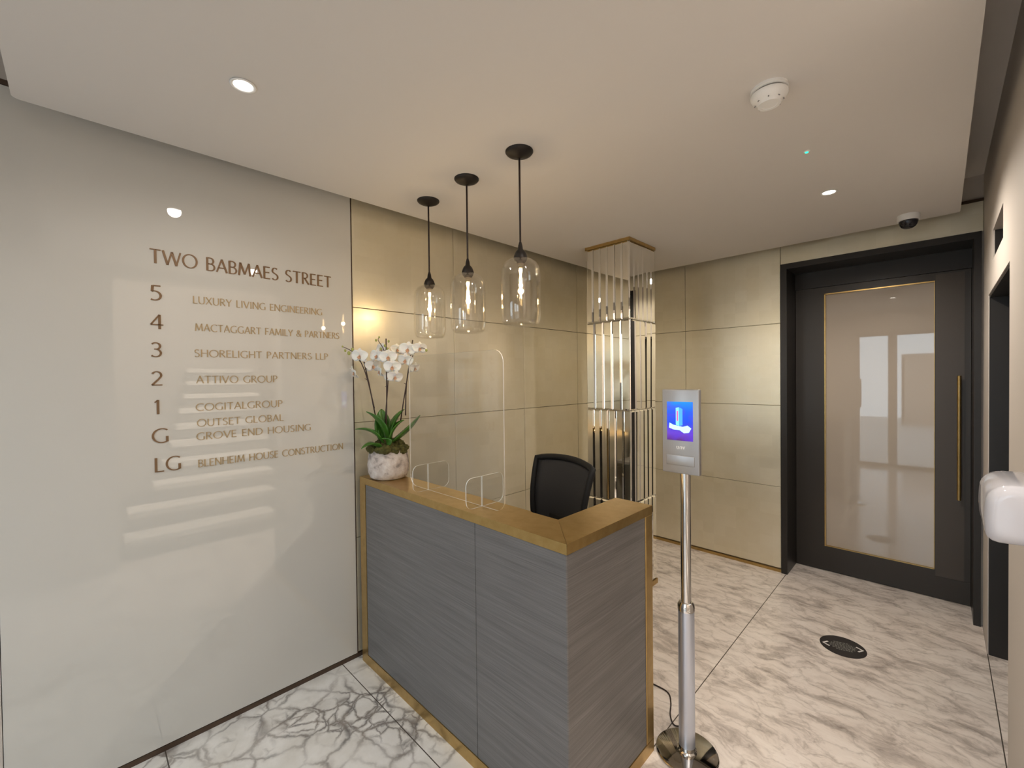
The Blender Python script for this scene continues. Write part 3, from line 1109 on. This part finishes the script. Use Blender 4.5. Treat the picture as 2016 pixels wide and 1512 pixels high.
for f_ in ((714, 703, 0.03, -8, 8, 1.0), (702, 735, 0.02, -62, 25, 0.95), (734, 722, -0.01, 40, 10, 0.95), (746, 703, 0.02, -15, 0, 0.92), (771, 706, 0.05, 8, 10, 1.0), (779, 725, 0.055, 12, 14, 0.98),
           (784, 744, 0.06, 30, 25, 0.92), (749, 733, 0.0, -60, 20, 0.95), (751, 690, -0.02, -30, 0, 0.9), (780, 690, -0.03, 40, 0, 0.8), (806, 691, 0.02, 4, 6, 1.0), (802, 712, 0.03, -6, 20, 0.95),
           (828, 689, 0.01, 25, 5, 0.85), (816, 727, -0.01, 62, 25, 0.8), (764, 744, -0.02, -35, 20, 0.8)):
    flower(*f_, spin=random.uniform(-10, 10))
for px, py, d, r_ in ((681, 684, 0.03, 0.0042), (686, 692, 0.03, 0.006), (693, 697, 0.03, 0.0085), (700, 690, 0.03, 0.0075), (752, 667, 0.03, 0.0045), (747, 673, 0.04, 0.0058), (765, 684, 0.05, 0.0062), (770, 675, 0.03, 0.0055),
                      (757, 690, 0.05, 0.0062), (770, 690, 0.05, 0.006), (842, 693, 0.02, 0.0062)):
    bm = MB()
    bb = bmesh.new()
    bmesh.ops.create_uvsphere(bb, u_segments=12, v_segments=8, radius=r_)
    for v in bb.verts:
        v.co.z *= 1.25
        v.co.x *= 0.9 + 0.25 * max(0, v.co.z / r_)
    bm.merge(bb, Matrix.Translation(pv(px, py, d)))
    bm.build('bud', 'bud', po, smooth=True)

# ------------------------------------------------------------------ pendant lamps
pl = thing('pendant_lamp', (1.009, -2.466, H), 'glass jar pendant lamp hanging nearest the camera, right of the three', 'lamp', 'row of glass jar pendants over the desk')


def pend_part(name, m, fn, parent=None, **kw):
    b = MB()
    fn(b)
    return b.build(name, m, parent or pl, **kw)


pend_part('canopy', 'black_metal', lambda b: b.lathe([(0.057, 0.0), (0.057, -0.004), (0.052, -0.010), (0.036, -0.018), (0.014, -0.024), (0.006, -0.028), (0.0, -0.028)], n=40, cap0=True, cap1=False), auto=50)
pend_part('cord', 'cord', lambda b: b.tube([(0, 0, -0.02), (0, 0, -0.38)], 0.0042, 10), smooth=True)
pend_part('socket_cap', 'black_metal', lambda b: b.lathe([(0.005, -0.37), (0.009, -0.385), (0.011, -0.400), (0.019, -0.408), (0.024, -0.418), (0.0285, -0.432), (0.0285, -0.437), (0.0, -0.437)], n=28, cap0=True, cap1=False), auto=45)


def jar(b):
    o_ = [(0.029, -0.437), (0.034, -0.4385), (0.050, -0.4445), (0.065, -0.455), (0.0755, -0.471), (0.0805, -0.492), (0.082, -0.52), (0.082, -0.66), (0.0805, -0.685), (0.075, -0.703), (0.065, -0.712), (0.04, -0.714), (0.012, -0.712), (0.0, -0.711)]
    i_ = [(0.0, -0.7085), (0.012, -0.7095), (0.038, -0.7110), (0.062, -0.7085), (0.0715, -0.701), (0.0775, -0.684), (0.079, -0.66), (0.079, -0.52), (0.0775, -0.4935), (0.0725, -0.474), (0.0625, -0.4585), (0.048, -0.448), (0.033, -0.442), (0.0285, -0.441)]
    b.lathe(o_ + i_, n=56, cap0=False, cap1=False)


jar_o = pend_part('glass_shade', 'glass', jar, auto=60)
bl = pend_part('bulb', 'bulb_glass', lambda b: b.lathe([(0.012, -0.455), (0.0145, -0.468), (0.0150, -0.50), (0.0150, -0.60), (0.0135, -0.618), (0.008, -0.631), (0.002, -0.645), (0.0, -0.648)], n=24, cap0=True, cap1=False), smooth=True)


def sock(b):
    b.lathe([(0.0, -0.437), (0.026, -0.437), (0.026, -0.444), (0.020, -0.452), (0.016, -0.458), (0.0, -0.458)], n=24, cap0=False, cap1=False)


pend_part('bulb_holder', 'black_metal', sock, auto=40)


def fil(b):
    for k in range(4):
        a = k * PI / 2 + 0.4
        pts = []
        for i in range(25):
            t = i / 24
            r_ = 0.0048 + 0.0016 * math.sin(6 * PI * t)
            pts.append((r_ * math.cos(a + 1.2 * t), r_ * math.sin(a + 1.2 * t), -0.475 - 0.125 * t))
        b.tube(pts, 0.0007, 5)


pend_part('filament', 'filament', fil, bl)


def add_bulb_light(loc):
    light('pendant_glow', 'POINT', (loc[0], loc[1], H - 0.54), PEND_W, (1.0, 0.74, 0.42), shadow_soft_size=0.012)


pl2 = copy_tree(pl, (0.671, -2.467, H), 'glass jar pendant lamp in the middle of the row over the desk')
pl3 = copy_tree(pl, (0.343, -2.455, H), 'glass jar pendant lamp above the orchid, nearest the glass directory')
for o in (pl, pl2, pl3):
    add_bulb_light(o.location)

# ------------------------------------------------------------------ ceiling fittings
dl = thing('downlight', (0.684, -3.374, H), 'round recessed ceiling light above the glass directory, brightest at upper left', 'ceiling light', 'recessed ceiling lights')
b = MB()
b.lathe([(0.029, 0.0), (0.035, -0.0005), (0.037, -0.003), (0.034, -0.0045), (0.028, -0.004), (0.026, 0.0)], n=40, cap0=False, cap1=False)
b.build('trim_ring', 'white_plastic', dl, smooth=True)
b = MB()
b.lathe([(0.0, -0.0015), (0.028, -0.0015)], n=40, cap0=False, cap1=False)
b.build('lens', 'lens', dl)
spots = [(0.684, -3.374, H)]
for loc, lb in (((1.829, -1.048, H), 'round recessed ceiling light between the dome camera and the green indicator'),
                ((1.819, -2.715, H), 'round recessed ceiling light just at the top edge of the picture')):
    copy_tree(dl, loc, lb)
    spots.append(loc)
copy_tree(dl, (1.82, -4.22, HC), 'round recessed ceiling light by the street doors')
spots.append((1.82, -4.22, HC))
for (sx_, sy_, sz_), k_ in zip(spots, (0.42, 2.5, 0.8, 0.3)):
    light('downlight_beam', 'SPOT', (sx_, sy_, sz_ - 0.012), DOWN_W * k_, WARM, spot_size=R(166), spot_blend=0.6, shadow_soft_size=0.03)

sm = thing('smoke_detector', (1.838, -2.163, H), 'white domed smoke detector on the ceiling', 'smoke detector')
b = MB()
b.lathe([(0.053, 0.0), (0.054, -0.010), (0.050, -0.012)], n=40, cap0=True, cap1=True)
b.build('base', 'white_plastic', sm, auto=40)
b = MB()
b.lathe([(0.047, -0.012), (0.047, -0.017)], n=40)
b.build('vent_gap', 'grey_plastic', sm, auto=40)
b = MB()
b.lathe([(0.050, -0.017), (0.0535, -0.019), (0.0535, -0.026), (0.048, -0.036), (0.040, -0.042), (0.034, -0.048), (0.0325, -0.054), (0.024, -0.054), (0.0235, -0.0525), (0.0, -0.0525)], n=48, cap0=True, cap1=False)
b.build('cover', 'white_plastic', sm, auto=35)
for k in range(8):
    b = MB()
    a = k * PI / 4 + 0.2
    M4 = Matrix.Rotation(a, 4, 'Z') @ Matrix.Translation((0.0385, 0, -0.0435)) @ Matrix.Rotation(R(48), 4, 'Y')
    b.box((-0.005, -0.0018, -0.0012), (0.005, 0.0018, 0.0012), 0, mat4=M4)
    b.build('vent_slot', 'grey_plastic', sm)

gs_ = thing('status_indicator', (1.837, -1.606, H), 'tiny green indicator light on the ceiling', 'indicator light')
b = MB()
b.lathe([(0.012, 0.0), (0.012, -0.002), (0.009, -0.004), (0.0, -0.004)], n=24, cap0=True, cap1=False)
b.build('housing', 'white_plastic', gs_, auto=40)
b = MB()
b.lathe([(0.0065, -0.0038), (0.0055, -0.006), (0.0, -0.0075)], n=20, cap0=True, cap1=False)
b.build('led', 'green_led', gs_, smooth=True)

dc = thing('dome_camera', (2.098, -0.315, H), 'white ceiling dome camera with smoked dome above the glazed door', 'security camera')
b = MB()
b.lathe([(0.050, 0.0), (0.051, -0.028), (0.049, -0.034), (0.040, -0.036)], n=40)
b.build('housing', 'white_plastic', dc, auto=40)
b = MB()
b.lathe([(0.044, -0.034), (0.0435, -0.042), (0.040, -0.056), (0.032, -0.069), (0.020, -0.077), (0.0, -0.080)], n=36, cap0=True, cap1=False)
b.build('dome', 'dome_glass', dc, smooth=True)

# ------------------------------------------------------------------ mirrored column
mc = thing('mirrored_column', (0.597, -0.99, 0), 'square column clad in bevelled mirror strips behind the desk', 'column')
CX, CY = 0.174, 0.180            # half sizes of the finished column
T_ = 0.012
b = MB()
b.box((-CX + T_ + 0.004, -CY + T_ + 0.004, 0.0), (CX - T_ - 0.004, CY - T_ - 0.004, H))
b.build('core', 'wall_paint', mc)
rows = [(0.036, 0.642, 6, 6), (0.645, 1.272, 6, 6), (1.275, 1.884, 5, 5), (1.887, 2.404, 6, 6)]


def strip(b, M4, w, h, t, bev):
    """bevel-edged mirror strip: back in the y=0 plane, face at y=-t"""
    x0, x1, z0, z1 = -w / 2, w / 2, 0.0, h
    B = [(x0, 0, z0), (x1, 0, z0), (x1, 0, z1), (x0, 0, z1)]
    e = t * 0.45
    C = [(p[0], -e, p[2]) for p in B]
    F = [(x0 + bev, -t, z0 + bev), (x1 - bev, -t, z0 + bev), (x1 - bev, -t, z1 - bev), (x0 + bev, -t, z1 - bev)]
    vs = [[b.bm.verts.new(M4 @ Vector(p)) for p in L] for L in (B, C, F)]
    b.face([vs[0][i] for i in (3, 2, 1, 0)])
    b.face(vs[2])
    for k in (0, 1):
        for i in range(4):
            j = (i + 1) % 4
            b.face([vs[k][i], vs[k][j], vs[k + 1][j], vs[k + 1][i]])


rnd = random.Random(11)
for fi, (ang, half, off) in enumerate(((0, CX, CY), (90, CY, CX), (180, CX, CY), (270, CY, CX))):
    for z0, z1, na, nb_ in rows:
        n = na if fi % 2 == 0 else nb_
        w = 2 * half / n
        b = MB()
        tilt_g = 0
        for k in range(n):
            if k % 3 == 0:
                tilt_g = rnd.uniform(-0.5, 0.5)
            M4 = Matrix.Rotation(R(ang), 4, 'Z') @ Matrix.Translation((-half + w * (k + 0.5), -off + T_, z0)) @ Matrix.Rotation(R(tilt_g + rnd.uniform(-0.12, 0.12)), 4, 'X') @ Matrix.Rotation(R(rnd.uniform(-0.5, 0.5)), 4, 'Z')
            strip(b, M4, w - 0.0012, z1 - z0, T_, 0.009)
        b.build('mirror_cladding', 'mirror', mc)
b = MB()
b.box((-CX - 0.003, -CY - 0.003, 2.406), (CX + 0.003, CY + 0.003, H))
b.build('top_trim', 'brass', mc)
b = MB()
b.box((-CX - 0.004, -CY - 0.004, 0.0), (CX + 0.004, CY + 0.004, 0.034))
b.build('base_trim', 'brass', mc)

# ------------------------------------------------------------------ office chair
ch = thing('office_chair', (0.74, -1.62, 0), 'black mesh-backed office chair behind the reception desk', 'chair', rz=R(-10))
bw0, bw1, bz0, bz1 = 0.185, 0.235, 0.56, 1.035      # half widths and heights of the backrest


def back_pt(s_, t):
    """s -1..1 across, t 0..1 up; the chair faces -y, its back leans slightly away"""
    hw = bw0 + (bw1 - bw0) * t ** 0.8
    z = bz0 + (bz1 - bz0) * t - 0.022 * t * abs(s_) ** 2.2
    y = 0.045 * t - 0.045 * s_ * s_ + 0.03 * math.sin(PI * t) * -1
    return Vector((s_ * hw, -0.20 + y, z))


b = MB()
N_, M_ = 14, 16
g = [[b.bm.verts.new(back_pt(-0.93 + 1.86 * i / N_, 0.03 + 0.94 * j / M_)) for i in range(N_ + 1)] for j in range(M_ + 1)]
for j in range(M_):
    for i in range(N_):
        b.face([g[j][i], g[j][i + 1], g[j + 1][i + 1], g[j + 1][i]])
bk = b.build('backrest_mesh', 'mesh_fabric', ch, smooth=True)
md = bk.modifiers.new('thick', 'SOLIDIFY')
md.thickness = 0.004
loop = [back_pt(-1 + 2 * i / 14, 1) for i in range(15)] + [back_pt(1, 1 - i / 14) for i in range(1, 15)] + [back_pt(1 - 2 * i / 14, 0) for i in range(1, 15)] + [back_pt(-1, i / 14) for i in range(1, 14)]
b = MB()
b.tube(loop, 0.0175, 10, closed=True)
b.build('backrest_frame', 'black_plastic', ch, smooth=True)
b = MB()
b.box((-0.11, -0.222, 0.63), (0.11, -0.178, 0.72), 0.015, 3)
b.build('lumbar_pad', 'black_plastic', ch, smooth=True)
b = MB()
b.box((-0.24, -0.66, 0.44), (0.24, -0.20, 0.51), 0.03, 4)
for v in b.bm.verts:
    v.co.z -= 0.02 * max(0, (-0.5 - v.co.y) / 0.16)
b.build('seat', 'mesh_fabric', ch, smooth=True)
b = MB()
b.tube([(0, -0.40, 0.43), (0, -0.20, 0.42), (0, -0.13, 0.47), (0, -0.14, 0.60), (0, -0.175, 0.70)], [0.03, 0.03, 0.028, 0.026, 0.022], 12)
b.build('back_support', 'black_plastic', ch, smooth=True)
b = MB()
b.tube([(0, -0.43, 0.10), (0, -0.43, 0.44)], 0.026, 16)
b.build('gas_lift', 'black_metal', ch, auto=40)
for k in range(5):
    a = 2 * PI * k / 5 + 0.3
    d = Vector((math.cos(a), math.sin(a), 0))
    c0 = Vector((0, -0.43, 0))
    b = MB()
    b.tube([c0 + d * 0.0 + Vector((0, 0, 0.115)), c0 + d * 0.15 + Vector((0, 0, 0.10)), c0 + d * 0.29 + Vector((0, 0, 0.075))], [0.03, 0.024, 0.017], 10)
    lg = b.build('base_leg', 'black_plastic', ch, smooth=True)
    b = MB()
    side = d.cross(Vector((0, 0, 1)))
    for s_ in (-1, 1):
        c = c0 + d * 0.29 + Vector((0, 0, 0.028)) + side * 0.014 * s_
        b.tube([c - side * 0.009, c + side * 0.009], 0.0275, 18)
    b.tube([c0 + d * 0.29 + Vector((0, 0, 0.03)), c0 + d * 0.29 + Vector((0, 0, 0.08))], 0.007, 8)
    b.build('caster', 'black_plastic', lg, auto=40)

# ------------------------------------------------------------------ face recognition terminal on its stand
kt = thing('terminal_stand', (1.518, -2.072, 0), 'silver access terminal with blue screen on a steel floor stand', 'kiosk')
b = MB()
b.lathe([(0.0, 0.0), (0.114, 0.0), (0.116, 0.003), (0.116, 0.007), (0.110, 0.011), (0.0, 0.013)], n=56, cap0=False, cap1=False)
b.build('base_plate', 'chrome', kt, auto=35)
b = MB()
b.lathe([(0.037, 0.012), (0.037, 0.018), (0.031, 0.022), (0.031, 0.036)], n=32)
b.build('base_collar', 'steel', kt, auto=35)
b = MB()
b.lathe([(0.0305, 0.036), (0.0305, 0.575)], n=36)
b.build('lower_pole', 'alu', kt, auto=35)
b = MB()
b.lathe([(0.0325, 0.575), (0.0325, 0.594), (0.026, 0.607), (0.0215, 0.609)], n=36)
b.build('pole_collar', 'steel', kt, auto=35)
b = MB()
b.lathe([(0.0195, 0.609), (0.0195, 1.13)], n=36)
b.build('upper_pole', 'steel', kt, auto=35)
ty = -0.026      # terminal front face
b = MB()
b.box((-0.0735, ty, 1.118), (0.0735, -0.004, 1.448), 0.004, 3)
tm = b.build('terminal_body', 'device', kt, auto=30)
b = MB()
b.box((-0.0525, ty - 0.0012, 1.248), (0.0500, ty + 0.002, 1.400))
scn = b.build('screen', emis('blue_screen', (0.0, 0.10, 0.95), 1.0), kt)
tm.location.x = scn.location.x = -0.008
# picture on the screen: a lit blue scene with a slim device held in a hand
m = scn.data.materials[0]
q = NT(m)
v = q.coords()
a_, b_, c_ = q.sep(v)
nzz = q.noise(v, 16, 3, 0.5, 0.4)
hgt = q.math('MULTIPLY', q.math('SUBTRACT', c_, 1.248), 1 / 0.152)
skyc = q.ramp(hgt, [(0.0, (0.10, 0.01, 0.20)), (0.18, (0.16, 0.05, 0.62)), (0.45, (0.0, 0.07, 0.85)), (0.75, (0.0, 0.12, 0.98)), (1.0, (0.0, 0.30, 1.0))])
pic = q.mix(q.ramp(nzz.outputs['Fac'], [(0.45, (0, 0, 0)), (0.65, (0.75, 0.75, 0.75))]), skyc, (0.10, 0.03, 0.72))
q.l(pic, q.b.inputs['Emission Color'])
q.b.inputs['Base Color'].default_value = (0.01, 0.01, 0.012, 1)
q.b.inputs['Emission Strength'].default_value = 1.1
SC = {'screen_white': emis('screen_pale_blue', (0.20, 0.62, 0.98), 0.9), 'screen_blue': emis('screen_mid_blue', (0.06, 0.33, 0.95), 0.9), 'screen_red': emis('screen_red', (0.75, 0.10, 0.35), 0.8), 'screen_bright': emis('screen_bright', (0.45, 0.80, 1.0), 1.0)}


def screen_shape(name, pts, m, d):
    b = MB()
    b.prism(pts, ty - 0.0012 - d, ty - 0.0011, axis=1)
    b.build(name, SC[m], scn)


sx0, sz0, sw, sh = -0.0525, 1.248, 0.1025, 0.152


def sp_(pts):
    return [(sx0 + u_ * sw, sz0 + v_ * sh) for u_, v_ in pts]


screen_shape('picture_device', sp_([(0.35, 0.40), (0.47, 0.38), (0.47, 0.86), (0.35, 0.84)]), 'screen_white', 0.0002)
screen_shape('picture_device', sp_([(0.47, 0.38), (0.61, 0.40), (0.61, 0.82), (0.47, 0.86)]), 'screen_blue', 0.0002)
screen_shape('picture_mark', sp_([(0.385, 0.50), (0.44, 0.50), (0.44, 0.76), (0.385, 0.77)]), 'screen_red', 0.0004)
screen_shape('picture_hand', sp_([(0.08, 0.32), (0.25, 0.28), (0.50, 0.27), (0.66, 0.20), (0.85, 0.22), (0.94, 0.33), (0.80, 0.40), (0.62, 0.36), (0.42, 0.38), (0.25, 0.40), (0.10, 0.45)]), 'screen_bright', 0.0003)
lo = text_mesh('unv', 0.034, 0.019, 0.0006, 0.95, 0.12)[0].build('terminal_logo', 'white_plastic', kt, keep=True)
lo.location = (-0.023, ty, 1.214)
b = MB()
b.box((-0.064, ty - 0.003, 1.150), (0.048, ty + 0.004, 1.190), 0.0028, 3)
b.build('sensor_window', 'device', kt, auto=30)

cb_ = [(1.20, -1.82, 0.004), (1.252, -1.807, 0.004), (1.319, -1.813, 0.004), (1.357, -1.865, 0.004), (1.388, -1.938, 0.004), (1.425, -1.978, 0.004), (1.455, -1.952, 0.004)]
b = MB()
pts = []
for i in range(len(cb_) - 1):
    p0, p1, p2, p3 = [Vector(cb_[max(0, min(len(cb_) - 1, i + k))]) for k in (-1, 0, 1, 2)]
    for j in range(8):
        t = j / 8
        pts.append(0.5 * ((2 * p1) + (p2 - p0) * t + (2 * p0 - 5 * p1 + 4 * p2 - p3) * t * t + (3 * p1 - p0 - 3 * p2 + p3) * t ** 3))
pts.append(Vector(cb_[-1]))
b.tube(pts, 0.0028, 8)
tag(b.build('power_cable', 'cord', smooth=True), 'thin dark power cable trailing from the terminal stand across the marble', 'cable')

# ------------------------------------------------------------------ round floor sticker
fs = thing('floor_sticker', (1.852, -0.811, 0.0), 'round black floor sticker with two white arrows on the marble', 'sticker', rz=R(18))
b = MB()
b.lathe([(0.0, 0.0002), (0.104, 0.0002), (0.104, 0.0012), (0.0, 0.0012)], n=64, cap0=False, cap1=False)
b.build('disc', 'sticker', fs)
for t_, x0 in (('<', -0.094), ('>', 0.060)):
    o = text_mesh(t_, 0.034, 0.050, 0.0004, 1.5)[0].build('arrow', 'sticker_white', fs, keep=True)
    o.location = (x0, -0.025, 0.0012)
    o.rotation_euler = (R(-90), 0, 0)
b = MB()
rnd = random.Random(5)
for k, (zz, ww) in enumerate(((0.036, 0.036), (0.021, 0.050), (0.007, 0.058), (-0.007, 0.058), (-0.021, 0.050), (-0.036, 0.036))):
    x = -ww
    while x < ww:
        w_ = rnd.uniform(0.006, 0.012)
        b.box((x, zz - 0.004, 0.0012), (min(x + w_, ww), zz + 0.004, 0.0015))
        x += w_ + 0.0035
b.build('small_print', 'sticker_ink', fs)

# ------------------------------------------------------------------ hand sanitiser dispenser on the right wall
hs = thing('sanitiser_dispenser', (W, -2.17, 1.103), 'glossy white rounded dispenser on the right wall', 'dispenser')
b = MB()
prof2 = [(0.0, 0.012), (-0.075, 0.008)]
prof2 += [(-0.085 - 0.02 * math.sin(R(a)), 0.028 - 0.02 * math.cos(R(a))) for a in (0, 30, 60, 90)]
prof2 += [(-0.107, 0.06), (-0.106, 0.085)]
prof2 += [(-0.060 - 0.045 * math.cos(R(a)), 0.098 + 0.044 * math.sin(R(a))) for a in (10, 25, 40, 55, 70, 85)]
prof2 += [(-0.03, 0.143), (0.0, 0.143)]
cxp, czp = -0.05, 0.075
rings = []
for k in range(7):
    ph = R(90 * k / 6)
    rings.append((-0.125 + 0.022 * (1 - math.cos(ph)), 1 - 0.37 * (1 - math.sin(ph))))
rings = rings + [(-y_, k_) for y_, k_ in reversed(rings)]
vr = []
for y_, k_ in rings:
    vr.append([b.bm.verts.new((min(0.0, cxp + (p[0] - cxp) * k_) if p[0] < -0.001 else 0.0, y_, czp + (p[1] - czp) * k_)) for p in prof2])
for A_, B_ in zip(vr, vr[1:]):
    for k in range(len(A_)):
        b.face([A_[k], A_[(k + 1) % len(A_)], B_[(k + 1) % len(A_)], B_[k]])
b.face(list(reversed(vr[0])))
b.face(vr[-1])
b.build('cover', 'white_gloss', hs, auto=40)
b = MB()
b.tube([(-0.06, 0.0, 0.012), (-0.06, 0.0, -0.006)], [0.010, 0.006], 14)
b.build('nozzle', 'grey_plastic', hs, auto=40)
b = MB()
b.tube([(0, 0.08, 0.155), (-0.014, 0.08, 0.155)], 0.014, 18)
b.build('lock', 'steel', hs, auto=40)
